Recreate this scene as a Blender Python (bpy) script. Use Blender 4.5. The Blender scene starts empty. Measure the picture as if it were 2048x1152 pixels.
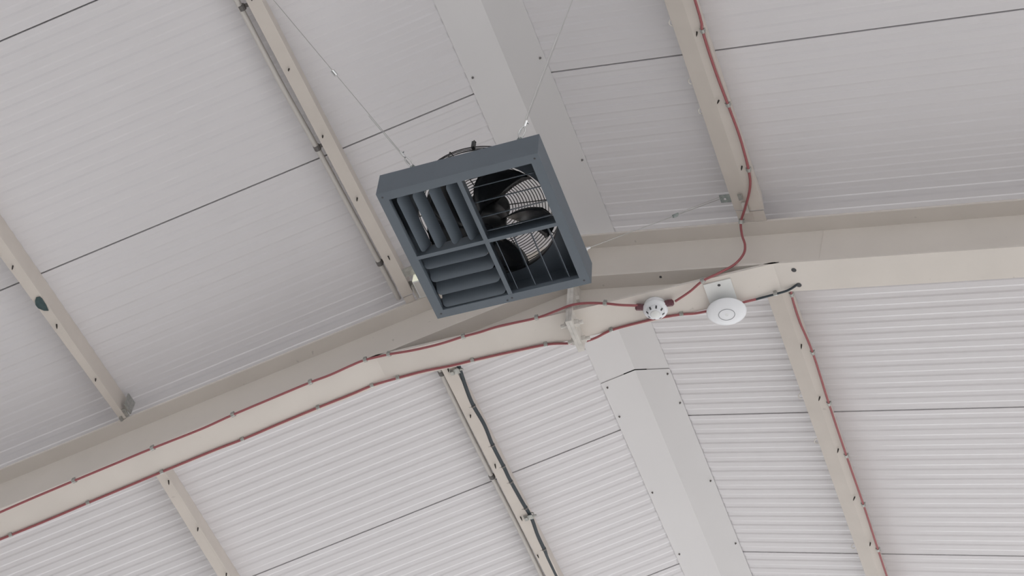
import bpy, bmesh, math, random
from mathutils import Vector, Matrix
random.seed(4)
S = bpy.context.scene
COL = S.collection
TH = 0.25547                     # roof pitch
CT, ST, TT = math.cos(TH), math.sin(TH), math.tan(TH)
ZR = 7.3533                      # height of the ridge line (underside of the cladding)
Y0 = 2.157                       # first cladding seam in view, panels are 1 m wide
YR = 4.004                       # centre plane of the portal frame

# ------------------------------------------------------------------ camera
cam_d = bpy.data.cameras.new('camera'); cam = bpy.data.objects.new('camera', cam_d); COL.objects.link(cam)
cam_d.sensor_width = 36; cam_d.lens = 56.759; cam_d.clip_start = 0.05; cam_d.clip_end = 200
rt, dn, fw = (0.936328, 0.343258, 0.073916), (-0.224777, 0.747693, -0.624844), (-0.269749, 0.568444, 0.777243)
cam.matrix_world = Matrix(((rt[0], -dn[0], -fw[0], 1.6054), (rt[1], -dn[1], -fw[1], 0.0), (rt[2], -dn[2], -fw[2], 1.6), (0, 0, 0, 1)))
S.camera = cam

# ------------------------------------------------------------------ world, sun, exposure
W = bpy.data.worlds.new('sky'); S.world = W; W.use_nodes = True
bg = W.node_tree.nodes['Background']; bg.inputs[0].default_value = (0.925, 0.945, 0.97, 1); bg.inputs[1].default_value = 2.7
sun_d = bpy.data.lights.new('sun', 'SUN'); sun_d.energy = 2.6; sun_d.angle = math.radians(2); sun_d.color = (1.0, 0.955, 0.90)
sun = bpy.data.objects.new('sun', sun_d); COL.objects.link(sun)
sun.rotation_euler = Vector((0.10, -1.0, -0.80)).to_track_quat('-Z', 'Y').to_euler()
S.view_settings.view_transform = 'Standard'; S.view_settings.look = 'None'
S.view_settings.gamma = 1.0; S.view_settings.use_curve_mapping = False
S.view_settings.exposure = -0.04

# ------------------------------------------------------------------ materials
def mat(name, col, rough=0.5, metal=0.0, var=0.0, scale=6.0, bump=0.0, bscale=200.0, spots=0.0, spec=0.5, trans=0.0):
    m = bpy.data.materials.new(name); m.use_nodes = True
    nt = m.node_tree; b = nt.nodes['Principled BSDF']
    b.inputs['Roughness'].default_value = rough; b.inputs['Metallic'].default_value = metal
    b.inputs['Specular IOR Level'].default_value = spec
    b.inputs['Base Color'].default_value = (*col, 1)
    if trans: b.inputs['Transmission Weight'].default_value = trans
    tc = nt.nodes.new('ShaderNodeTexCoord')
    if var:
        n = nt.nodes.new('ShaderNodeTexNoise'); n.inputs['Scale'].default_value = scale; n.inputs['Detail'].default_value = 5
        r = nt.nodes.new('ShaderNodeValToRGB')
        r.color_ramp.elements[0].position = 0.3; r.color_ramp.elements[1].position = 0.7
        r.color_ramp.elements[0].color = (*[max(0, c * (1 - var)) for c in col], 1)
        r.color_ramp.elements[1].color = (*[min(1, c * (1 + var)) for c in col], 1)
        nt.links.new(tc.outputs['Object'], n.inputs['Vector']); nt.links.new(n.outputs[0], r.inputs[0])
        last = r.outputs[0]
        if spots:                                   # small dirt flecks
            n2 = nt.nodes.new('ShaderNodeTexNoise'); n2.inputs['Scale'].default_value = 26; n2.inputs['Detail'].default_value = 2
            r2 = nt.nodes.new('ShaderNodeValToRGB'); r2.color_ramp.elements[0].position = 0.73; r2.color_ramp.elements[1].position = 0.80
            mx = nt.nodes.new('ShaderNodeMix'); mx.data_type = 'RGBA'
            mx.inputs['B'].default_value = (*[c * (1 - spots) for c in col], 1)
            nt.links.new(tc.outputs['Object'], n2.inputs['Vector']); nt.links.new(n2.outputs[0], r2.inputs[0])
            nt.links.new(r2.outputs[0], mx.inputs['Factor']); nt.links.new(last, mx.inputs['A']); last = mx.outputs['Result']
        nt.links.new(last, b.inputs['Base Color'])
    if bump:
        n = nt.nodes.new('ShaderNodeTexNoise'); n.inputs['Scale'].default_value = bscale
        bp = nt.nodes.new('ShaderNodeBump'); bp.inputs['Strength'].default_value = bump; bp.inputs['Distance'].default_value = 0.002
        nt.links.new(tc.outputs['Object'], n.inputs['Vector']); nt.links.new(n.outputs[0], bp.inputs['Height'])
        nt.links.new(bp.outputs[0], b.inputs['Normal'])
    return m
M_PANEL = mat('panel_white', (0.74, 0.722, 0.742), 0.32, var=0.015, scale=1.5)
M_DECK = mat('deck_dark', (0.10, 0.10, 0.10), 0.8)
M_CAP = mat('flashing_white', (0.735, 0.722, 0.730), 0.40, var=0.012, scale=2)
M_CREAM = mat('cream_paint', (0.73, 0.68, 0.63), 0.45, var=0.03, scale=5, spots=0.25, bump=0.05, bscale=60)
M_TAN = mat('purlin_paint', (0.66, 0.605, 0.555), 0.50, var=0.03, scale=7, spots=0.15, bump=0.06, bscale=60)
M_PLATE = mat('cleat_paint', (0.68, 0.65, 0.61), 0.5, var=0.12, scale=30, bump=0.2, bscale=120)
M_RED = mat('red_cable', (0.34, 0.100, 0.108), 0.45)
M_GLAND = mat('gland_red', (0.13, 0.042, 0.055), 0.45)
M_BLACK = mat('black_cable', (0.030, 0.042, 0.052), 0.45)
M_CLIP = mat('galvanised', (0.42, 0.42, 0.40), 0.45, metal=0.6, var=0.2, scale=60)
M_SCREW = mat('dark_screw', (0.05, 0.045, 0.04), 0.5, metal=0.5)
M_ANTH = mat('anthracite_powder', (0.116, 0.141, 0.169), 0.45, spec=0.5, bump=0.05, bscale=500, var=0.03, scale=12)
M_BLADE = mat('black_gloss', (0.018, 0.020, 0.023), 0.22)
M_GUARD = mat('guard_black', (0.020, 0.021, 0.022), 0.40)
M_CHROME = mat('bright_steel', (0.78, 0.79, 0.79), 0.16, metal=1.0)
M_WIRE = mat('steel_wire', (0.52, 0.52, 0.51), 0.32, metal=0.7)
M_WHITE = mat('white_plastic', (0.80, 0.81, 0.84), 0.35)
M_WHITE2 = mat('white_plate', (0.80, 0.81, 0.80), 0.4, var=0.02, scale=20)
M_RING = mat('grey_ring', (0.35, 0.36, 0.38), 0.4)
M_DARK = mat('slot_dark', (0.06, 0.06, 0.065), 0.6)
M_TEAL = mat('teal_scrap', (0.050, 0.085, 0.090), 0.7, var=0.2, scale=60)
M_CONDUIT = mat('conduit_white', (0.66, 0.635, 0.605), 0.45)
M_COUPLER = mat('coupler_grey', (0.16, 0.15, 0.145), 0.5)
M_GLOW = mat('cream_glow', (0.90, 0.90, 0.74), 0.25)
M_GLOW.node_tree.nodes['Principled BSDF'].inputs['Emission Color'].default_value = (1, 1, .80, 1)   # glow added to brighten the end cover, not a known lamp
M_GLOW.node_tree.nodes['Principled BSDF'].inputs['Emission Strength'].default_value = 0.35
M_ZINC = mat('zinc_plate', (0.33, 0.37, 0.36), 0.5, metal=0.5, var=0.2, scale=70)
M_CONC = mat('concrete', (0.46, 0.45, 0.44), 0.8, var=0.12, scale=0.8)
M_WALL_DARK = mat('wall_dark', (0.26, 0.25, 0.24), 0.8, var=0.08, scale=3)
M_WALL = mat('wall_white', (0.62, 0.62, 0.61), 0.6, var=0.02, scale=1)

# ------------------------------------------------------------------ helpers
def link(name, me, m=None, parent=None, smooth=False):
    o = bpy.data.objects.new(name, me); COL.objects.link(o)
    if m is not None and not me.materials: me.materials.append(m)
    if parent is not None: o.parent = parent
    if smooth:
        for p in me.polygons: p.use_smooth = True
    return o
def obj(name, bm, m, parent=None, smooth=False, normals=True):
    if normals: bmesh.ops.recalc_face_normals(bm, faces=bm.faces)
    me = bpy.data.meshes.new(name); bm.to_mesh(me); bm.free()
    return link(name, me, m, parent, smooth)
def thing(name, label, cat, group=None, loc=(0, 0, 0)):
    o = bpy.data.objects.new(name, None); COL.objects.link(o); o.location = loc
    return tag(o, label, cat, group)
def tag(o, label, cat, group=None):
    o['label'] = label; o['category'] = cat
    if group: o['group'] = group
    return o
def struct(o): o['kind'] = 'structure'; return o
def poly(bm, vs): return bm.faces.new([v if isinstance(v, bmesh.types.BMVert) else bm.verts.new(v) for v in vs])
def hexa(bm, p):                                     # eight corners: bottom loop then top loop
    v = [bm.verts.new(q) for q in p]
    for f in ((0, 1, 2, 3), (4, 5, 6, 7), (0, 1, 5, 4), (1, 2, 6, 5), (2, 3, 7, 6), (3, 0, 4, 7)): bm.faces.new([v[i] for i in f])
def box(bm, x0, x1, y0, y1, z0, z1):
    hexa(bm, [(x0, y0, z0), (x1, y0, z0), (x1, y1, z0), (x0, y1, z0), (x0, y0, z1), (x1, y0, z1), (x1, y1, z1), (x0, y1, z1)])
def prism(bm, pts, e):                               # polygon extruded by the vector e
    e = Vector(e); a = [bm.verts.new(p) for p in pts]; b = [bm.verts.new(Vector(p) + e) for p in pts]
    bm.faces.new(a); bm.faces.new(b[::-1])
    for i in range(len(a)): bm.faces.new((a[i], a[(i + 1) % len(a)], b[(i + 1) % len(a)], b[i]))
def smoothed(pts, sub=5):
    P = [Vector(p) for p in pts]
    if len(P) < 3: return P
    P = [P[0] * 2 - P[1]] + P + [P[-1] * 2 - P[-2]]; out = []
    for i in range(1, len(P) - 2):
        for k in range(sub):
            t = k / sub; a, b, c, d = P[i - 1:i + 3]
            out.append(0.5 * ((2 * b) + (c - a) * t + (2 * a - 5 * b + 4 * c - d) * t * t + (3 * b - a - 3 * c + d) * t ** 3))
    return out + [P[-2]]
def tube(bm, pts, r, n=8, caps=True):
    P = [Vector(p) for p in pts]; rings = []; u = None
    for i, p in enumerate(P):
        d = (P[min(i + 1, len(P) - 1)] - P[max(i - 1, 0)]).normalized()
        if u is None: u = d.cross(Vector((0, 0, 1)) if abs(d.z) < .9 else Vector((1, 0, 0))).normalized()
        u = (u - d * u.dot(d)).normalized(); w = d.cross(u)
        rr = r[i] if isinstance(r, (list, tuple)) else r
        rings.append([bm.verts.new(p + (u * math.cos(2 * math.pi * k / n) + w * math.sin(2 * math.pi * k / n)) * rr) for k in range(n)])
    for a, b in zip(rings, rings[1:]):
        for k in range(n): bm.faces.new((a[k], a[(k + 1) % n], b[(k + 1) % n], b[k]))
    if caps: bm.faces.new(rings[0][::-1]); bm.faces.new(rings[-1])
def torus(bm, c, R, r, n=48, m=6, axis='z', squash=1.0):
    pts = []
    for i in range(n):
        a = 2 * math.pi * i / n; pts.append((math.cos(a), math.sin(a)))
    rings = []
    for ca, sa in pts:
        ring = []
        for k in range(m):
            b = 2 * math.pi * k / m; q = R + r * math.cos(b)
            v = (q * ca, q * sa, r * math.sin(b))
            if axis == 'y': v = (v[0], v[2], v[1])
            if axis == 'x': v = (v[2], v[0] * squash, v[1])
            ring.append(bm.verts.new(Vector(c) + Vector(v)))
        rings.append(ring)
    for i in range(n):
        a, b = rings[i], rings[(i + 1) % n]
        for k in range(m): bm.faces.new((a[k], a[(k + 1) % m], b[(k + 1) % m], b[k]))
def lathe(bm, prof, c=(0, 0, 0), n=40):              # prof: list of (radius, z)
    rings = []
    for r, z in prof:
        if r < 1e-6: rings.append([bm.verts.new((c[0], c[1], c[2] + z))])
        else: rings.append([bm.verts.new((c[0] + r * math.cos(2 * math.pi * k / n), c[1] + r * math.sin(2 * math.pi * k / n), c[2] + z)) for k in range(n)])
    for a, b in zip(rings, rings[1:]):
        for k in range(n):
            if len(a) == 1 and len(b) == 1: continue
            if len(a) == 1: bm.faces.new((a[0], b[(k + 1) % n], b[k]))
            elif len(b) == 1: bm.faces.new((a[k], a[(k + 1) % n], b[0]))
            else: bm.faces.new((a[k], a[(k + 1) % n], b[(k + 1) % n], b[k]))
def sl(side, s, y, d=0.0):                           # a point at distance s down the slope, d below the cladding
    return Vector((side * (s * CT - d * ST), y, ZR - s * ST - d * CT))

def sv(side, s, y, d=0.0):                           # as sl, but hanging plumb below the point s down the slope
    return Vector((side * s * CT, y, ZR - s * ST - d / CT))

# ------------------------------------------------------------------ setting: unseen floor and walls, added to shape the daylight; roof deck
b = bmesh.new(); box(b, -30, 30, -40, 40, -0.2, 0.0); struct(obj('floor', b, M_CONC))
b = bmesh.new(); box(b, -7.3, -7.05, -5.0, 11, 0, 5.35); struct(obj('wall_left', b, M_WALL_DARK))  # unseen wall, coloured dark to cut the light on the right slope
b = bmesh.new(); box(b, 7.05, 7.3, -5.0, -3.0, 0, 5.35); box(b, 7.05, 7.3, 9.0, 11, 0, 5.35); box(b, 7.05, 7.3, -2.99, 8.99, 4.3, 5.35); struct(obj('wall_right', b, M_WALL))   # wide doorway out of view, added to let in light from this side
b = bmesh.new()                                      # near gable, unseen; its wide doorway is added for fill light
prism(b, [(-7.3, -5.26, 5.0), (7.3, -5.26, 5.0), (7.3, -5.26, 5.3), (0, -5.26, 7.2), (-7.3, -5.26, 5.3)], (0, 0.24, 0))
box(b, -7.3, -6.2, -5.26, -5.02, 0, 4.99); box(b, 6.2, 7.3, -5.26, -5.02, 0, 4.99)
struct(obj('wall_back', b, M_WALL))
b = bmesh.new()                                      # far gable, unseen: opened up to the roof to light the ribs
box(b, -7.3, -6.2, 11.02, 11.26, 0, 5.3); box(b, 6.2, 7.3, 11.02, 11.26, 0, 5.3)
struct(obj('wall_front', b, M_WALL))
b = bmesh.new()
for sd in (-1, 1):
    prism(b, [sl(sd, -.066 * TT + .0004, -5.0, -0.066), sl(sd, 7.35, -5.0, -0.066), sl(sd, 7.35, -5.0, -0.09), sl(sd, -.09 * TT + .0004, -5.0, -0.09)], (0, 16.0, 0))
box(b, -.08, .08, -5.0, 11.0, ZR + .096, ZR + .10)
ceiling = struct(obj('ceiling', b, M_DECK))
# ribbed cladding panels: fifteen shallow ribs to the metre
def panel_mesh(sd):
    prof = []
    n = 15; w = 0.994; p = w / n
    for i in range(n):
        y = i * p
        prof += [(y + 0.0235, 0.0026), (y + 0.0325, 0.0), (y + 0.0530, 0.0), (y + 0.0620, 0.0026)]
    prof = [(0.0, 0.0026)] + prof[:-1] + [(w, 0.0005)]
    bm = bmesh.new(); L = []
    for s in (0.06, 7.2):
        row = [bm.verts.new(Vector((sd * (s * CT - d * ST), y, -s * ST - d * CT))) for y, d in prof]
        row += [bm.verts.new(Vector((sd * (s * CT + 0.06 * ST), y, -s * ST + 0.06 * CT))) for y in (w, 0.0)]
        L.append(row)
    k = len(L[0])
    for i in range(k): bm.faces.new((L[0][i], L[0][(i + 1) % k], L[1][(i + 1) % k], L[1][i]))
    bm.faces.new(L[0]); bm.faces.new(L[1][::-1])
    bmesh.ops.recalc_face_normals(bm, faces=bm.faces)
    me = bpy.data.meshes.new('roof_panel'); bm.to_mesh(me); bm.free(); me.materials.append(M_PANEL); return me
for sd in (-1, 1):
    me = panel_mesh(sd)
    for k in range(-7, 9):
        o = link('roof_panel', me, None, ceiling); o.location = (0, Y0 + k + 0.003, ZR)
# ridge flashing, two lengths meeting beyond the frame
def cap(name, y0, y1, d, rivets):
    bm = bmesh.new()
    a = [sl(-1, 0.1765, 0, d - .001), sl(-1, 0.1765, 0, d), Vector((0, 0, ZR - d / CT)), sl(1, 0.1765, 0, d), sl(1, 0.1765, 0, d - .001), Vector((0, 0, ZR - (d - .001) / CT))]
    prism(bm, [(v.x, y0, v.z) for v in a], (0, y1 - y0, 0))
    o = struct(obj(name, bm, M_CAP))
    for sd, s, y in rivets:
        bm = bmesh.new(); P = sl(sd, s, y, d); n = Vector((-sd * ST, 0, -CT))
        tube(bm, [P - n * .001, P + n * .002, P + n * .004, P + n * .009], [.0055, .005, .004, .002], 8)
        obj('rivet', bm, M_COUPLER, o)
    return o
cap('trim_1', -4.9, 4.836, 0.0042, [(-1, .155, 3.083), (1, .155, 3.079), (1, .1596, 3.604), (-1, .156, 2.55), (1, .156, 2.5), (-1, .156, 3.62)])
cap('trim_2', 4.841, 10.9, 0.0065, [(-1, .1548, 4.876), (-1, .1575, 5.071), (-1, .1578, 5.613), (-1, .1567, 6.086), (1, .1583, 4.871), (1, .1626, 5.064), (1, .1583, 5.611), (1, .1577, 6.083)])

# ------------------------------------------------------------------ portal frame rafters
XA = 0.0165                                          # where the two end plates meet
YN, YF = YR - 0.075, YR + 0.075
ZH = 6.7205                                          # underside of the level haunch flange
def rafter(sd, label):
    t = thing('steel_rafter', label, 'rafter', 'roof rafters')
    x0 = XA + sd * 0.0133
    def at(x, d): return Vector((x, 0, ZR - d / CT - abs(x) * TT))
    def strip(name, d0, d1, ya, yb):
        bm = bmesh.new(); P = [at(x0, d0), at(sd * 7.0, d0), at(sd * 7.0, d1), at(x0, d1)]
        prism(bm, [(p.x, ya, p.z) for p in P], (0, yb - ya, 0)); obj(name, bm, M_CREAM, t)
    strip('top_flange', 0.104, 0.1155, YN, YF)
    strip('web', 0.1155, 0.381, YR - .004, YR + .004)
    strip('bottom_flange', 0.381, 0.393, YN, YF)
    xe = sd * 0.868
    bm = bmesh.new(); prism(bm, [(x0, YN, ZH), (sd * .893, YN, ZH), (sd * .893, YN, ZH + .003), (sd * .86, YN, ZH + .012), (x0, YN, ZH + .012)], (0, YF - YN, 0)); obj('haunch_flange', bm, M_CREAM, t)
    za, zb = at(x0, .393).z, ZH + .012
    bm = bmesh.new(); prism(bm, [(x0, YR - .004, zb), (sd * .84, YR - .004, zb), (x0, YR - .004, za)], (0, .008, 0)); obj('haunch_web', bm, M_CREAM, t)
    xs = sorted((XA + sd * .0003, x0))
    bm = bmesh.new(); box(bm, xs[0], xs[1], YN - .014, YF + .006, 6.640, ZR - .125); obj('end_plate', bm, M_PLATE, t)
    # weld bead along the end of the haunch
    bm = bmesh.new(); tube(bm, [(sd * .896, YN + .004, ZH - .003), (sd * .896, YF - .004, ZH - .003)], .003, 6); obj('weld_bead', bm, M_CREAM, t)
    # bolts of the end plate
    for z in ((6.672,) if sd < 0 else (6.672,)):
        for y in (YR - .045, YR + .045):
            bm = bmesh.new(); xb = x0
            tube(bm, [(xb, y, z), (xb + sd * .016, y, z)], .017, 6); tube(bm, [(xb + sd * .0161, y, z), (xb + sd * .034, y, z)], .009, 8)
            obj('bolt', bm, M_PLATE, t)
    for z in (6.83, 6.95):
        for y in (YR - .045, YR + .045):
            bm = bmesh.new(); tube(bm, [(x0, y, z), (x0 + sd * .014, y, z)], .015, 6); obj('bolt', bm, M_PLATE, t)
    return t
ra = rafter(-1, 'long cream rafter with red cables clipped along both edges of its lower flange')
rb = rafter(1, 'cream rafter carrying the smoke detector and the white disc access point')
# bolt hole and cable hole on the flange beyond the haunch, splice line on the web
for x, y, r in ((0.941, 3.968, .010), (0.9417, 4.047, .011)):
    bm = bmesh.new(); z = ZR - .393 / CT - x * TT - .0004
    vs = [(x + r * math.cos(a * math.pi / 10), y + r * math.sin(a * math.pi / 10), z - r * math.cos(a * math.pi / 10) * TT) for a in range(20)]
    prism(bm, vs, (0, 0, -.0008)); obj('hole', bm, M_DARK, rb)
bm = bmesh.new(); z = ZR - .393 / CT - .395 * TT - .0004; tube(bm, [(.395, 3.957, z + .0002), (.395, 3.957, z - .0008)], .006, 10); obj('hole', bm, M_DARK, rb)
bm = bmesh.new(); tube(bm, [sl(1, 1.14, YR - .005, .12), sl(1, 1.16, YR - .005, .38)], .002, 5); obj('weld_bead', bm, M_CREAM, rb)

# ------------------------------------------------------------------ purlins (cold rolled sections under the cladding)
def purlin(label, sd, y0, y1, sec0, sec1, screws=(), hooks=(), m=None):
    t = thing('roof_purlin', label, 'purlin', 'roof purlins')
    T = .0028; bm = bmesh.new(); rows = []
    for y, sec in ((y0, sec0), (y1, sec1)):
        c = [Vector((s, d)) for s, d in sec]; off = []
        for i in range(len(c)):
            dr = (c[min(i + 1, len(c) - 1)] - c[max(i - 1, 0)]).normalized(); off.append(c[i] + Vector((-dr.y, dr.x)) * T * (1 if sd > 0 else -1))
        rows.append([bm.verts.new(sv(sd, q.x, y, q.y)) for q in c + off[::-1]])
    k = len(rows[0])
    for i in range(k): bm.faces.new((rows[0][i], rows[0][(i + 1) % k], rows[1][(i + 1) % k], rows[1][i]))
    h = k // 2
    for r in rows:
        for i in range(h - 1): bm.faces.new((r[i], r[i + 1], r[k - 2 - i], r[k - 1 - i]))
    obj('section', bm, m or M_TAN, t)
    n = Vector((-sd * ST, 0, -CT))
    for s, y, d in screws:
        P = sv(sd, s, y, d); tl = Vector((random.uniform(-.15, .15), random.uniform(-.2, .2), 0)); e = (n + tl).normalized()
        bm = bmesh.new(); tube(bm, [P - e * .004, P + e * .018, P + e * .030], [.0036, .0032, .0010], 6); obj('screw', bm, M_SCREW, t)
    for s, y, d in hooks:
        P = sv(sd, s, y, d); u = Vector((-sd * CT, 0, sd * ST if sd < 0 else ST)) if sd > 0 else Vector((CT, 0, ST))
        bm = bmesh.new(); tube(bm, smoothed([P + Vector((0, -.014, 0)), P + u * .012 + n * .004, P + u * .010 + n * .006 + Vector((0, .012, 0)), P + Vector((0, .018, 0))], 4), .0026, 6); obj('burr', bm, M_PLATE, t)
    return t
def secL(l, r, c, d=.1135): return [(l, d - .018), (l, d), (r, d), (c, .003), (c + .05, .003)]
def secR(l, f, c): return [(l + .004, .082), (l, .098), (f, .113), (c, .1135), (c - .006, .003), (c - .06, .003)]
P_LAu = purlin('cream purlin with white conduit and black couplers, passing behind the dark fan', -1, -4.9, 3.886, secL(.870, .800, .835), secL(.785, .739, .768),
               [(s, y, .114) for s, y in ((.7733, 2.679), (.7750, 3.008), (.765, 3.338), (.7603, 3.662), (.779, 2.35))])
P_LAl = purlin('cream purlin below the rafter with white conduit and a thick dark cable', -1, 4.083, 10.9, secL(.776, .722, .746), secL(.804, .740, .762),
               [(s, y, .114) for s, y in ((.7504, 4.341), (.7542, 4.636), (.7568, 4.968), (.7626, 5.34), (.7734, 5.62))])
P_FLu = purlin('grey shaded purlin with a dark teal scrap on its flange, above the rafter', -1, -4.9, 3.926, secL(2.420, 2.195, 2.220), secL(2.164, 2.142, 2.160),
               [(s, y, .114) for s, y in ((2.172, 3.013), (2.160, 3.349), (2.153, 3.675))])
P_FLl = purlin('plain narrow purlin below the rafter, away from the dark cable', -1, 4.083, 10.9, secL(2.167, 2.128, 2.158), secL(2.447, 2.334, 2.352),
               [(s, y, .114) for s, y in ((2.140, 4.335), (2.152, 4.656), (2.163, 4.981))])
P_RU = purlin('cream purlin with a red cable and a zinc wire bracket, above the rafter', 1, -4.9, 3.867, secR(.806, .850, .889), secR(.765, .838, .889),
              [(s, y, .112) for s, y in ((.8569, 2.995), (.8539, 3.314), (.8583, 3.640))], [(s, y, .094) for s, y in ((.771, 2.947), (.769, 3.218), (.768, 3.362))])
P_RL = purlin('broad cream purlin below the rafter with a red cable along one edge', 1, 4.083, 10.9, secR(.776, .846, .887), secR(.842, .902, .925),
              [(s, y, .112) for s, y in ((.8603, 4.6235), (.8652, 4.9468), (.8712, 5.2838), (.8743, 5.6109), (.8759, 5.9401))], [(s, y, .094) for s, y in ((.778, 4.954), (.781, 5.247), (.786, 5.987))])
# sleeve pieces that show past a narrow gap at the frame
def sleeve(par, sd, y0, y1, sec):
    bm = bmesh.new(); c = [Vector(q) for q in sec]; n = Vector((0, 0, .0028))
    for a, b_ in zip(c, c[1:]):
        P = [sv(sd, a.x, y0, a.y), sv(sd, b_.x, y0, b_.y), sv(sd, b_.x, y1, b_.y), sv(sd, a.x, y1, a.y)]
        hexa(bm, P + [p + n for p in P])
    obj('sleeve', bm, M_TAN, par)
sleeve(P_RU, 1, 3.874, 3.927, [(.766, .098), (.838, .1125), (.887, .113)])
sleeve(P_LAu, -1, 3.892, 3.927, [(.785, .1125), (.742, .113)])
# cleats where the purlins land on the frame
def cleat(par, sd, s, y0, y1, d0, d1, w=.006, m=None):
    bm = bmesh.new(); P = [sv(sd, s, y0, d0), sv(sd, s + w, y0, d0), sv(sd, s + w, y0, d1), sv(sd, s, y0, d1)]
    prism(bm, P, (0, y1 - y0, 0)); return obj('cleat', bm, m or M_PLATE, par)
cleat(P_FLu, -1, 2.118, 3.865, 3.925, .03, .100, m=M_CLIP); cleat(P_FLu, -1, 2.125, 3.88, 3.925, .104, .110, .016, m=M_CLIP); cleat(P_FLu, -1, 2.150, 3.905, 3.926, .115, .128, .010, m=M_CLIP)
cleat(P_RU, 1, .800, 3.775, 3.805, .119, .124, .018, M_CLIP); cleat(P_RU, 1, .805, 3.82, 3.87, .118, .128, .022, M_PLATE)
cleat(P_LAu, -1, .730, 3.86, 3.93, .06, .1035); cleat(P_LAu, -1, .665, 3.755, 3.80, .108, .112, .085, M_CLIP)

# ------------------------------------------------------------------ cables
def cable(name, label, pts, r, m, clips=(), clip_r=None, ties=(), group=None, n=8):
    t = thing(name, label, 'cable', group)
    bm = bmesh.new(); tube(bm, smoothed(pts, 5), r, n); obj('sheath', bm, m, t, True)
    P = smoothed(pts, 12)
    for c in clips:                                  # beam clips: a saddle round the cable and a jaw on the steel
        c, up = Vector(c[0]), Vector(c[1])
        i = min(range(1, len(P) - 1), key=lambda j: (P[j] - c).length); d = (P[i + 1] - P[i - 1]).normalized(); q = P[i]
        bm = bmesh.new(); R = r * 1.5; sd_ = d.cross(up).normalized()
        tube(bm, [q - d * .008, q + d * .008], R, 8)
        a, bb = q + up * .001, q + up * (.004 + R)
        hexa(bm, [a - d * .007 - sd_ * R * 1.25, a + d * .007 - sd_ * R * 1.25, a + d * .007 + sd_ * R * 1.25, a - d * .007 + sd_ * R * 1.25,
                  bb - d * .007 - sd_ * R * 1.5, bb + d * .007 - sd_ * R * 1.5, bb + d * .007 + sd_ * R * 1.5, bb - d * .007 + sd_ * R * 1.5])
        obj('cable_clip', bm, M_CLIP, t)
    for c in ties:
        c = Vector(c); i = min(range(1, len(P) - 1), key=lambda j: (P[j] - c).length); d = (P[i + 1] - P[i - 1]).normalized(); q = P[i]
        bm = bmesh.new(); tube(bm, [q - d * .004, q + d * .004], r * 1.25, 8)
        tube(bm, [q + Vector((-.006, 0, -.004)), q + Vector((-.020, -.003, -.008))], .003, 5); obj('cable_tie', bm, M_COUPLER, t)
    return t
c1 = [[0.87, 0.5, 6.999], [0.865, 2.0, 7.001], [0.8616, 2.8542, 7.0022], [0.8517, 2.9906, 7.0048], [0.8503, 3.1692, 7.0051], [0.856, 3.3357, 7.0037], [0.861, 3.4947, 7.0023], [0.8525, 3.6565, 7.0046], [0.8361, 3.7413, 7.0047], [0.7893, 3.8405, 7.0129], [0.7538, 3.9081, 7.018], [0.7525, 3.92, 6.9449], [0.7623, 3.92, 6.8734], [0.7539, 3.92, 6.8165], [0.7169, 3.92, 6.7646], [0.654, 3.92, 6.7324], [0.5809, 3.921, 6.7050], [0.5195, 3.953, 6.6983], [0.449, 3.985, 6.6983]]
UPY = (0, 1, 0); UPR = (-ST * -1, 0, CT)
cable('red_cable', 'red cable dropping from the upper purlin across the rafter to the smoke detector', c1, .0053, M_RED,
      [((0.8517, 2.9906, 7.0048), (0, 0, 1)), ((0.856, 3.3357, 7.0037), (0, 0, 1)), ((0.8525, 3.6565, 7.0046), (0, 0, 1)), ((0.7538, 3.9081, 7.018), (.3, 0, 1)), ((0.579, 3.921, 6.705), (0, .3, 1))], group='red fire alarm cables')
c2 = [[0.296, 3.963, 6.6983], [0.2285, 3.9393, 6.6983], [0.1689, 3.924, 6.711], [0.0927, 3.914, 6.7285], [0.0276, 3.906, 6.7286], [-0.0375, 3.914, 6.7251], [-0.1291, 3.924, 6.7209], [-0.291, 3.924, 6.7244], [-0.3793, 3.924, 6.7142], [-0.4554, 3.924, 6.7106], [-0.5575, 3.924, 6.698], [-0.6747, 3.924, 6.6973], [-0.7958, 3.924, 6.7079], [-0.9051, 3.924, 6.7077], [-0.9726, 3.924, 6.6907], [-1.0614, 3.924, 6.6612], [-1.1522, 3.924, 6.6418], [-1.2871, 3.924, 6.6042], [-1.501, 3.924, 6.543], [-1.6438, 3.924, 6.4956], [-1.8657, 3.924, 6.4416], [-1.9909, 3.924, 6.4076], [-2.2236, 3.924, 6.3432], [-2.4205, 3.924, 6.287], [-2.6958, 3.924, 6.2052], [-3.3, 3.924, 6.044]]
K2 = [(0.1689, 3.924, 6.711), (-0.1291, 3.924, 6.7209), (-0.4554, 3.924, 6.7086), (-0.7958, 3.924, 6.7079), (-0.9051, 3.924, 6.7077), (-1.1522, 3.924, 6.6418), (-1.501, 3.924, 6.543), (-1.8657, 3.924, 6.4416), (-2.2236, 3.924, 6.3432)]
cable('red_cable', 'red cable from the smoke detector along the near upper edge of the long rafter', c2, .0053, M_RED, [(k, (0, .45, 1)) for k in K2], group='red fire alarm cables')
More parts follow.
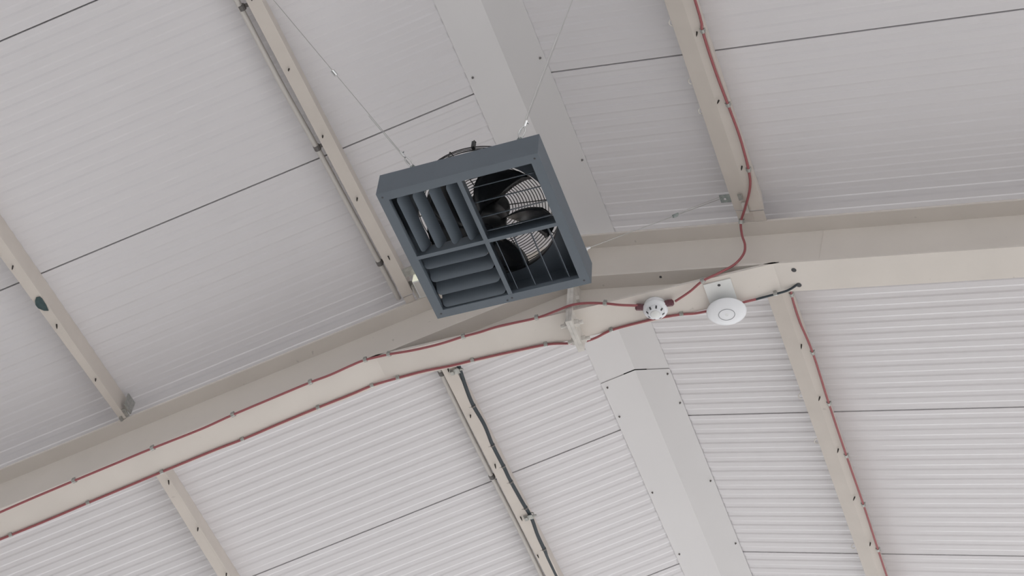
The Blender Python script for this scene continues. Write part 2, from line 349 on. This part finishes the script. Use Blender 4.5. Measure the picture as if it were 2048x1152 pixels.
c3 = [[0.60, 4.083, 6.711], [0.5699, 4.083, 6.7125], [0.5034, 4.0817, 6.714], [0.4494, 4.0711, 6.714], [0.3812, 4.0646, 6.714], [0.3178, 4.0624, 6.714], [0.1586, 4.0684, 6.714], [0.075, 4.090, 6.7135], [0.0165, 4.096, 6.7135], [-0.040, 4.088, 6.7135], [-0.1282, 4.0681, 6.714], [-0.2743, 4.0631, 6.714], [-0.4549, 4.0623, 6.714], [-0.5586, 4.0642, 6.714], [-0.6838, 4.06, 6.714], [-0.802, 4.0642, 6.714], [-0.9206, 4.0609, 6.6994], [-1.0302, 4.0624, 6.6708], [-1.1616, 4.0613, 6.6365], [-1.3497, 4.0634, 6.5874], [-1.5119, 4.0677, 6.545], [-1.6483, 4.0646, 6.5094], [-1.8776, 4.067, 6.4495], [-2.0667, 4.0702, 6.4001], [-2.24, 4.0729, 6.3549], [-2.4462, 4.0776, 6.301], [-2.6034, 4.0779, 6.2599], [-2.7723, 4.0777, 6.2158], [-3.4, 4.0777, 6.051]]
K3 = [(0.4457, 4.084, 6.7302), (0.1531, 4.084, 6.7336), (-0.1384, 4.084, 6.7441), (-0.4659, 4.084, 6.7413), (-0.8137, 4.084, 6.739), (-0.9401, 4.084, 6.7284), (-1.1771, 4.084, 6.6646), (-1.5244, 4.084, 6.5649), (-1.8921, 4.084, 6.4697), (-2.2504, 4.084, 6.3678), (-2.6076, 4.084, 6.2646)]
cable('red_cable', 'red cable from the white access point along the lower far edge of the long rafter', c3, .0053, M_RED, [(k, (0, -.1, 1)) for k in K3], group='red fire alarm cables')
c4 = [[0.866, 4.05, 7.001], [0.8641, 4.2883, 7.0015], [0.8601, 4.3306, 7.0026], [0.8571, 4.4747, 7.0034], [0.8697, 4.6715, 7.0003], [0.8675, 4.9863, 7.0006], [0.8696, 5.3246, 7.0001], [0.874, 5.6602, 6.999], [0.8736, 5.9839, 6.9988], [0.8751, 6.4016, 6.9985], [0.884, 8.5, 6.996]]
cable('red_cable', 'red cable running down the edge of the broad purlin below the rafter', c4, .0050, M_RED,
      [(k, (0, 0, 1)) for k in ((0.8601, 4.3306, 7.0026), (0.8697, 4.6715, 7.0003), (0.8675, 4.9863, 7.0006), (0.8696, 5.3246, 7.0001), (0.874, 5.6602, 6.999), (0.8736, 5.9839, 6.9988))], group='red fire alarm cables')
cr = [[0.655, 4.086, 6.703], [0.6782, 4.0853, 6.7063], [0.7054, 4.077, 6.7083], [0.7592, 4.078, 6.711]]
cable('red_cable', 'short red cable stub between the white disc access point and a thin black cable', cr, .0052, M_RED, group='red fire alarm cables')
cb = [[0.7532, 4.079, 6.711], [0.7854, 4.0786, 6.7133], [0.8416, 4.0704, 6.7063], [0.8923, 4.0641, 6.704], [0.930, 4.0468, 6.7013], [0.944, 4.0448, 6.716]]
cable('black_cable', 'thin black cable entering a hole in the rafter flange beside the access point', cb, .0048, M_BLACK, [((0.8416, 4.0704, 6.7063), (0, .2, 1))])
dk = [[-0.6805, 4.10, 7.066], [-0.6805, 4.3386, 7.0619], [-0.6825, 4.3754, 7.0614], [-0.6927, 4.4657, 7.0587], [-0.7011, 4.5843, 7.0565], [-0.6964, 4.7274, 7.0585], [-0.704, 4.8566, 7.0557], [-0.7035, 5.0122, 7.0559], [-0.7049, 5.0992, 7.0555], [-0.7001, 5.2628, 7.0568], [-0.6951, 5.3714, 7.0581], [-0.7062, 5.4986, 7.0552], [-0.7088, 5.618, 7.0545], [-0.7167, 5.9222, 7.0548], [-0.74, 8.0, 7.05]]
dc = cable('armoured_cable', 'thick dark grey cable tied along the purlin below the rafter', dk, .0095, M_BLACK,
      ties=[(-0.70, 4.5908, 7.0533), (-0.70, 4.8561, 7.0539), (-0.70, 5.0006, 7.0537), (-0.70, 5.1075, 7.0528), (-0.70, 5.3045, 7.0542), (-0.70, 5.6042, 7.0517)], n=10)
for y in (4.362, 5.355):                             # galvanised strap brackets holding it off the purlin
    x = -0.690
    bm = bmesh.new(); box(bm, x - .034, x + .012, y - .014, y + .014, 7.0395, 7.0425); box(bm, x - .030, x - .014, y - .010, y + .010, 7.030, 7.0394)
    torus(bm, (x + .002, y, 7.058), .0135, .0022, 16, 5, 'y'); box(bm, x + .008, x + .030, y - .004, y + .004, 7.044, 7.050); obj('strap_bracket', bm, M_CLIP, dc)

# white conduits beside the inner purlin
def conduit(label, pts, couplers):
    t = thing('conduit', label, 'conduit', 'white conduits')
    bm = bmesh.new(); tube(bm, smoothed(pts, 4), .0115, 12); obj('pipe', bm, M_CONDUIT, t, True)
    for c in couplers:
        c = Vector(c); bm = bmesh.new(); tube(bm, [c + Vector((0, -.011, 0)), c + Vector((0, .011, 0))], .0145, 12)
        box(bm, c.x - .016, c.x + .028, c.y - .007, c.y + .007, c.z + .004, c.z + .012); obj('saddle_clip', bm, M_COUPLER, t)
conduit('white conduit with dark saddles beside the purlin above the rafter', [[-0.845, 0.5, 7.062], [-0.83, 2.0, 7.064], [-0.8239, 2.3353, 7.0658], [-0.8211, 2.7371, 7.067], [-0.810, 3.077, 7.0695], [-0.8042, 3.3921, 7.0709], [-0.7984, 3.7023, 7.0727], [-0.7957, 3.9166, 7.0731]],
        [[-0.8181, 2.3845, 7.066], [-0.8095, 3.0715, 7.0695], [-0.7983, 3.7037, 7.0728]])
conduit('white conduit with dark saddles beside the purlin below the rafter', [[-0.7767, 4.12, 7.078], [-0.7767, 4.3474, 7.0781], [-0.7799, 4.4257, 7.0774], [-0.7869, 4.7166, 7.0755], [-0.7895, 5.067, 7.0747], [-0.7890, 5.4766, 7.0750], [-0.797, 5.9727, 7.0728], [-0.82, 8.0, 7.067]],
        [[-0.778, 4.3806, 7.0777], [-0.7895, 5.0699, 7.0747]])

# ------------------------------------------------------------------ the square louvred fan
FAN = thing('ceiling_fan', 'square dark grey louvred fan unit hung on wires below the roof ridge', 'fan', None, (-0.0498, 3.2127, 6.3251))
FAN.rotation_mode = 'QUATERNION'
ax = Vector((0.0211, -0.0073, 0.011)); FAN.rotation_quaternion = Matrix.Rotation(ax.length, 4, ax.normalized()).to_quaternion()
FM = Matrix.Translation(FAN.location) @ FAN.rotation_quaternion.to_matrix().to_4x4()
H, HT, OP, RO = 0.310, 0.1187, 0.274, 0.262           # half width, height, half opening, duct radius
bm = bmesh.new()                                      # four walls
T = .002
for x0, x1, y0, y1 in ((-H, H, -H, -H + T), (-H, H, H - T, H), (-H, -H + T, -H + T, H - T), (H - T, H, -H + T, H - T)): box(bm, x0, x1, y0, y1, .0022, HT)
obj('housing', bm, M_ANTH, FAN)
bm = bmesh.new()                                      # top plate with the round duct opening
N = 64; o_, i_ = [], []
for k in range(N):
    a = 2 * math.pi * (k + .5) / N; c, s = math.cos(a), math.sin(a); q = (H - T) / max(abs(c), abs(s))
    o_.append(bm.verts.new((q * c, q * s, HT - .001))); i_.append(bm.verts.new((RO * c, RO * s, HT - .001)))
for k in range(N): bm.faces.new((o_[k], o_[(k + 1) % N], i_[(k + 1) % N], i_[k]))
obj('top_plate', bm, M_ANTH, FAN)
bm = bmesh.new()                                      # short duct ring with a rolled lip
lathe(bm, [(RO + .012, HT + .001), (RO + .004, HT + .002), (RO, HT + .006), (RO, HT + .030), (RO + .004, HT + .030), (RO + .004, HT + .004)], n=64)
obj('duct_ring', bm, M_GUARD, FAN, True)
bm = bmesh.new()                                      # bottom rim
for q in ([(-H, -H), (H, -H), (OP, -OP), (-OP, -OP)], [(H, -H), (H, H), (OP, OP), (OP, -OP)], [(H, H), (-H, H), (-OP, OP), (OP, OP)], [(-H, H), (-H, -H), (-OP, -OP), (-OP, OP)]):
    prism(bm, [(x, y, 0) for x, y in q], (0, 0, .002))
for x0, x1, y0, y1 in ((-OP - T, OP + T, -OP - T, -OP), (-OP - T, OP + T, OP, OP + T), (-OP - T, -OP, -OP, OP), (OP, OP + T, -OP, OP)): box(bm, x0, x1, y0, y1, .0021, .022)
RIM = obj('rim_frame', bm, M_ANTH, FAN)
bm = bmesh.new(); box(bm, -.0085, .0085, -OP, OP, .0005, .003); box(bm, -.001, .001, -OP, OP, .0031, .060); obj('cross_bar', bm, M_ANTH, FAN)
bm = bmesh.new(); box(bm, -OP, -.0087, .002, .018, .0005, .003); box(bm, .0087, OP, .002, .018, .0005, .003); box(bm, -OP, -.0012, .009, .011, .0031, .060); box(bm, .0012, OP, .009, .011, .0031, .060); obj('cross_bar', bm, M_ANTH, FAN)
for x, y in ((-.292, -.290), (.292, -.290), (.288, .290), (-.288, .290), (.0, .293), (-.02, .30)):
    bm = bmesh.new(); lathe(bm, [(.0, -.002), (.003, -.0015), (.0042, 0)], (x, y, 0), 10); obj('screw', bm, M_DARK, RIM)
def louvre(axis, pos, a0, a1, lean):                  # lower edge at pos, leaning so that its top lies back by lean
    """axis 'y': runs along y between a0 and a1, lower edge at x=pos; the two lower corners are rounded"""
    hgt = .050; rc = .020; pts = []
    for k in range(7): an = math.pi * (1 + .5 * k / 6); pts.append((a0 + rc + rc * math.cos(an), rc + rc * math.sin(an)))
    for k in range(7): an = math.pi * (1.5 + .5 * k / 6); pts.append((a1 - rc + rc * math.cos(an), rc + rc * math.sin(an)))
    pts += [(a1, 1.25 * hgt), (a0, 1.25 * hgt)]
    L = math.hypot(hgt, lean); L0 = 1.25 * hgt
    bm = bmesh.new(); P = []
    bow = .004
    for u, v in pts:
        f = v / L0; off = lean * f; z = .0045 + hgt * f
        P.append(Vector((pos + off, u, z)) if axis == 'y' else Vector((u, pos + off, z)))
    d = Vector((hgt, 0, -lean)).normalized() * .0016 if axis == 'y' else Vector((0, hgt, -lean)).normalized() * .0016
    prism(bm, P, d); obj('louvre_blade', bm, M_ANTH, FAN)
g = .004
for x in (-.250, -.188, -.124, -.058): louvre('y', x, -OP + g, .002 - g, .030)
for y in (.074, .139, .205, .268): louvre('x', y, -OP + g, -.010 - g, -.032)
for x in (.034, .105, .171, .239): louvre('y', x, .018 + g, OP - g, -.020)
for y in (-.232, -.166, -.098, -.033): louvre('x', y, .010 + g, OP - g, .030)
# axial fan: five swept blades on a motor
bm = bmesh.new(); lathe(bm, [(0, .066), (.052, .066), (.066, .070), (.072, .080), (.072, .140), (.066, .146), (0, .146)], n=40); obj('motor', bm, M_GUARD, FAN, True)
bm = bmesh.new(); lathe(bm, [(0, .058), (.020, .058), (.024, .0659)], n=20); obj('hub_cap', bm, M_BLADE, FAN)
def fan_blade(a0):
    bm = bmesh.new(); top, bot = [], []
    NR, NC = 9, 7
    for i in range(NR):
        t = i / (NR - 1); r = .066 + t * (.250 - .066)
        mid = a0 + .26 * t * t - .06; half = (.44 + .12 * t - .16 * t * t)
        pitch = .046 - .012 * t
        row, row2 = [], []
        for j in range(NC):
            q = -1 + 2 * j / (NC - 1)
            rr = r - (.012 * q * q if i == NR - 1 else 0)
            a = mid + half * q; z = .112 + q * pitch + .006 * (1 - q * q)
            row.append(bm.verts.new((rr * math.cos(a), rr * math.sin(a), z))); row2.append(bm.verts.new((rr * math.cos(a), rr * math.sin(a), z + .0022)))
        top.append(row2); bot.append(row)
    for g_ in (bot, top):
        for i in range(NR - 1):
            for j in range(NC - 1): bm.faces.new((g_[i][j], g_[i][j + 1], g_[i + 1][j + 1], g_[i + 1][j]))
    ed = [(0, j) for j in range(NC)] + [(i, NC - 1) for i in range(1, NR)] + [(NR - 1, j) for j in range(NC - 2, -1, -1)] + [(i, 0) for i in range(NR - 2, 0, -1)]
    for (i, j), (k, l) in zip(ed, ed[1:] + ed[:1]): bm.faces.new((bot[i][j], bot[k][l], top[k][l], top[i][j]))
    obj('fan_blade', bm, M_BLADE, FAN, True)
for k in range(5): fan_blade(math.radians(-62 + 72 * k))
# wire guard on top: rings carried on radial stays
bm = bmesh.new(); R = .078
while R < .276:
    torus(bm, (0, 0, .196 - .10 * max(0, R - .20) ** 1.5), R, .0017, 64, 5); R += .0113
torus(bm, (0, 0, .192), .283, .0024, 72, 6); torus(bm, (0, 0, .178), .286, .0019, 72, 5); torus(bm, (0, 0, .163), .288, .0019, 72, 5)
obj('guard_rings', bm, M_GUARD, FAN, True)
for k in range(10):
    a = math.radians(8 + 36 * k); c, s = math.cos(a), math.sin(a); bm = bmesh.new()
    tube(bm, smoothed([(.04 * c, .04 * s, .1995), (.2 * c, .2 * s, .1995), (.278 * c, .278 * s, .1965), (.290 * c, .290 * s, .180), (.292 * c, .292 * s, .1195)], 4), .0022, 6); obj('guard_stay', bm, M_GUARD, FAN, True)
bm = bmesh.new(); lathe(bm, [(0, .147), (.05, .147), (.078, .190), (.078, .204), (0, .206)], n=32); obj('motor_mount', bm, M_GUARD, FAN)
bm = bmesh.new(); box(bm, .040, .052, -.298, -.284, .168, .2055); prism(bm, [(.038, -.292, .2056), (.054, -.292, .2056), (.046, -.292, .220)], (0, .006, 0)); obj('guard_clip', bm, M_GUARD, FAN)
EYES = {'a': (-.188, -.296), 'b': (.229, -.296), 'c': (.262, .262), 'd': (-.262, .262)}
for k, (x, y) in EYES.items():                        # lifting tabs
    bm = bmesh.new(); box(bm, x - .012, x + .012, y - .003, y + .0, HT - .004, HT + .016)
    torus(bm, (x, y, HT + .021), .008, .0028, 20, 6, 'y'); obj('lifting_eye', bm, M_ZINC, FAN)

# ------------------------------------------------------------------ suspension wires
def hanger(label, eye, end, t_grip, double_from, crimp):
    x, y = EYES[eye]; A = FM @ Vector((x, y, HT + .026)); B = Vector(end); D = B - A; L = D.length; d = D.normalized()
    sd_ = d.cross(Vector((0, 0, 1))).normalized(); t = thing('hanger_wire', label, 'wire', 'fan hanger wires')
    # snap hook: elongated link with a spring gate
    bm = bmesh.new(); c = A + d * .022; u = d; w = sd_; ring = []
    for k in range(24):
        a = 2 * math.pi * k / 24; ring.append(c + u * .022 * math.cos(a) + w * .0095 * math.sin(a))
    tube(bm, ring + [ring[0]], .0024, 6, False); obj('snap_hook', bm, M_CHROME, t, True)
    bm = bmesh.new(); tube(bm, [A + d * .012 + w * .004, A + d * .036 + w * .0045], .0022, 6); obj('hook_gate', bm, M_CHROME, t)
    bm = bmesh.new(); q = A + d * .058
    tube(bm, [A + d * .044, q - d * .004], .0035, 6); tube(bm, [q - d * .010, q + d * .012], .0055, 8); tube(bm, [q + d * .004 - w * .012, q + d * .004 + w * .004], .003, 6); obj('crimp', bm, M_CHROME, t)
    G = A + D * t_grip
    bm = bmesh.new(); tube(bm, [A + d * .05, B], .0013, 6)
    obj('wire', bm, M_WIRE, t)
    bm = bmesh.new()
    if double_from == 'low': tube(bm, smoothed([A + d * .05 + w * .003, A + d * .12 + w * .0055, A + (G - A) * .55 + w * .006], 3), .0012, 5)
    else: tube(bm, smoothed([G + w * .004, G + (B - G) * .3 + w * .010, B + w * .012], 3), .0012, 5)
    obj('wire_tail', bm, M_WIRE, t)
    bm = bmesh.new(); tube(bm, [G - d * .013, G - d * .011, G + d * .011, G + d * .013], [.006, .0075, .0075, .006], 10); tube(bm, [G + w * .0065 - d * .010, G + w * .0065 + d * .014], .0038, 8)
    obj('wire_gripper', bm, M_CHROME if double_from == 'low' else M_ZINC, t)
    return t
hanger('fan hanger wire with a bright gripper midway, over plain cladding beside the conduit purlin', 'a', (-0.7568, 2.0398, 7.032), .39, 'low', True)
hanger('fan hanger wire crossing in front of the ridge flashing seam', 'b', (0.7509, 2.299, 7.030), .72, 'low', True)
hanger('fan hanger wire running to the zinc bracket on the purlin end', 'c', (0.706, 3.800, 7.063), .66, 'high', True)
# zinc bracket clamped on the purlin
zb = thing('wire_bracket', 'small grey zinc bracket with a hole, on the end of the upper purlin', 'bracket')
bm = bmesh.new()
c = [sv(1, .719, 3.785, .100), sv(1, .7635, 3.785, .100), sv(1, .7635, 3.824, .100), sv(1, .719, 3.824, .100)]
nn = Vector((-ST, 0, -CT)); hexa(bm, [p + nn * .003 for p in c] + c); zp = obj('plate', bm, M_ZINC, zb)
bm = bmesh.new(); P = sv(1, .740, 3.805, .1032); tube(bm, [P, P + nn * .0012], .0050, 12); obj('hole', bm, M_PANEL, zp)

# ------------------------------------------------------------------ smoke detector under the haunch
D0 = Vector((0.3604, 3.9985, ZH))
det = thing('smoke_detector', 'white domed smoke detector with two dark red cable glands', 'detector', None, D0)
bm = bmesh.new(); lathe(bm, [(0, -.0002), (.045, -.0002), (.0465, -.003), (.0475, -.022), (0, -.022)], n=48); obj('base', bm, M_WHITE, det, True)
bm = bmesh.new(); lathe(bm, [(.0476, -.0221), (.0510, -.024), (.0515, -.028), (.0495, -.033), (.044, -.0385), (.038, -.042), (0, -.042)], n=48); dome = obj('dome', bm, M_WHITE, det, True)
bm = bmesh.new(); lathe(bm, [(.0375, -.0421), (.0345, -.050), (.027, -.057), (.022, -.0585), (.0, -.0587)], n=40); chamber = obj('chamber', bm, M_WHITE, det, True)
bm = bmesh.new(); lathe(bm, [(.0200, -.0588), (.0200, -.0605), (.0180, -.062), (0, -.062)], n=32); obj('centre_cap', bm, M_WHITE2, det, True)
for k in range(8):
    a = math.radians(22.5 + 45 * k); c, s = math.cos(a), math.sin(a); bm = bmesh.new()
    hexa(bm, [(.0290 * c - .0035 * s, .0290 * s + .0035 * c, -.0572), (.0372 * c - .0035 * s, .0372 * s + .0035 * c, -.0475), (.0372 * c + .0035 * s, .0372 * s - .0035 * c, -.0475), (.0290 * c + .0035 * s, .0290 * s - .0035 * c, -.0572),
              (.0270 * c - .0035 * s, .0270 * s + .0035 * c, -.0530), (.0340 * c - .0035 * s, .0340 * s + .0035 * c, -.0450), (.0340 * c + .0035 * s, .0340 * s - .0035 * c, -.0450), (.0270 * c + .0035 * s, .0270 * s - .0035 * c, -.0530)])
    obj('vent_slot', bm, M_DARK, chamber)
for P, e in (((-.0450, -.018, -.019), Vector((-.9, -.30, 0))), ((.0460, -.0105, -.019), Vector((.97, .10, 0)))):
    e.normalize(); P = Vector(P); bm = bmesh.new()
    tube(bm, [P - e * .002, P + e * .010], .0145, 6); tube(bm, [P + e * .0102, P + e * .028, P + e * .034], [.0145, .0145, .0085], 12); obj('cable_gland', bm, M_GLAND, det)

# ------------------------------------------------------------------ wireless access point on its plate
ap = thing('access_point', 'large white disc access point with a grey ring, on a white plate', 'access point', None, (0.6331, 4.0860, ZH))
bm = bmesh.new()
hexa(bm, [(-.0575, -.135, -.0052), (.0555, -.135, -.0052), (.0520, .01, -.0052), (-.0590, .01, -.0052), (-.0575, -.135, -.0022), (.0555, -.135, -.0022), (.0520, .01, -.0022), (-.0590, .01, -.0022)])
hexa(bm, [(-.0575, -.1365, -.0052), (.0555, -.1365, -.0052), (.0555, -.1352, -.0052), (-.0575, -.1352, -.0052), (-.0575, -.1365, -.0010), (.0555, -.1365, -.0010), (.0555, -.1352, -.0010), (-.0575, -.1352, -.0010)])
plate = obj('mounting_plate', bm, M_WHITE2, ap)
bm = bmesh.new(); tube(bm, [(.0030, -.118, -.0053), (.0030, -.118, -.0064)], .0062, 14); obj('hole', bm, M_DARK, plate)
tilt = math.radians(8)
def tilted(o): o.location = (0, 0, -.0115); o.rotation_euler = (tilt, 0, 0); return o
bm = bmesh.new(); lathe(bm, [(0, -.0030), (.056, -.0030), (.064, -.007), (.064, -.0135), (0, -.0135)], n=56); tilted(obj('back_cover', bm, M_WHITE, ap, True))
prof = [(.064, -.0136), (.0775, -.0160), (.0812, -.0190), (.0812, -.0208), (.0775, -.0245), (.066, -.0300), (.049, -.0345), (.0325, -.0370), (0.0, -.0395)]
bm = bmesh.new(); lathe(bm, prof, n=64); disc = tilted(obj('disc_cover', bm, M_WHITE, ap, True))
bm = bmesh.new(); torus(bm, (0, 0, -.0371), .0325, .0015, 48, 6); obj('status_ring', bm, M_RING, disc, True)
bm = bmesh.new(); torus(bm, (0, 0, -.0392), .0055, .0008, 20, 5); box(bm, -.0007, .0007, -.005, .005, -.0402, -.0393); obj('emblem', bm, M_WHITE2, disc)

# ------------------------------------------------------------------ small white fitting by the purlin end, half behind the fan
fx = thing('box_fitting', 'small white box fitting with a bright cream end, peeping out behind the fan', 'light fitting')
bm = bmesh.new(); x0, x1, y0, y1, z0, z1 = -.683, -.60, 3.812, 3.905, 7.026, 7.076
box(bm, x0, x1, y0, y1, z0, z1); obj('body', bm, M_WHITE2, fx)
bm = bmesh.new(); box(bm, x0 + .006, x1 - .006, y0 + .006, y1 - .006, z0 - .0022, z0 - .0002); obj('bottom_panel', bm, M_CONDUIT, fx)
bm = bmesh.new(); box(bm, x0 + .001, x1 - .001, y0 - .0025, y0 - .0002, z0 + .001, z1 - .001); obj('end_cover', bm, M_GLOW, fx)
bm = bmesh.new(); box(bm, x0 - .050, x1 - .02, y0 + .03, y1 - .03, z1 + .0002, z1 + .004); obj('bracket', bm, M_CLIP, fx)

# ------------------------------------------------------------------ dark teal scrap stuck to the far purlin
bm = bmesh.new()
pts = [(2.1774, 3.2032), (2.1648, 3.190), (2.150, 3.193), (2.1459, 3.205), (2.147, 3.24), (2.1521, 3.2699), (2.1684, 3.2616), (2.1839, 3.2396), (2.185, 3.22)]
prism(bm, [sv(-1, s, y, .1165) for s, y in pts], Vector((ST, 0, -CT)) * .004)
tag(obj('tape_scrap', bm, M_TEAL), 'dark teal scrap of tape stuck under the grey shaded purlin', 'tape')
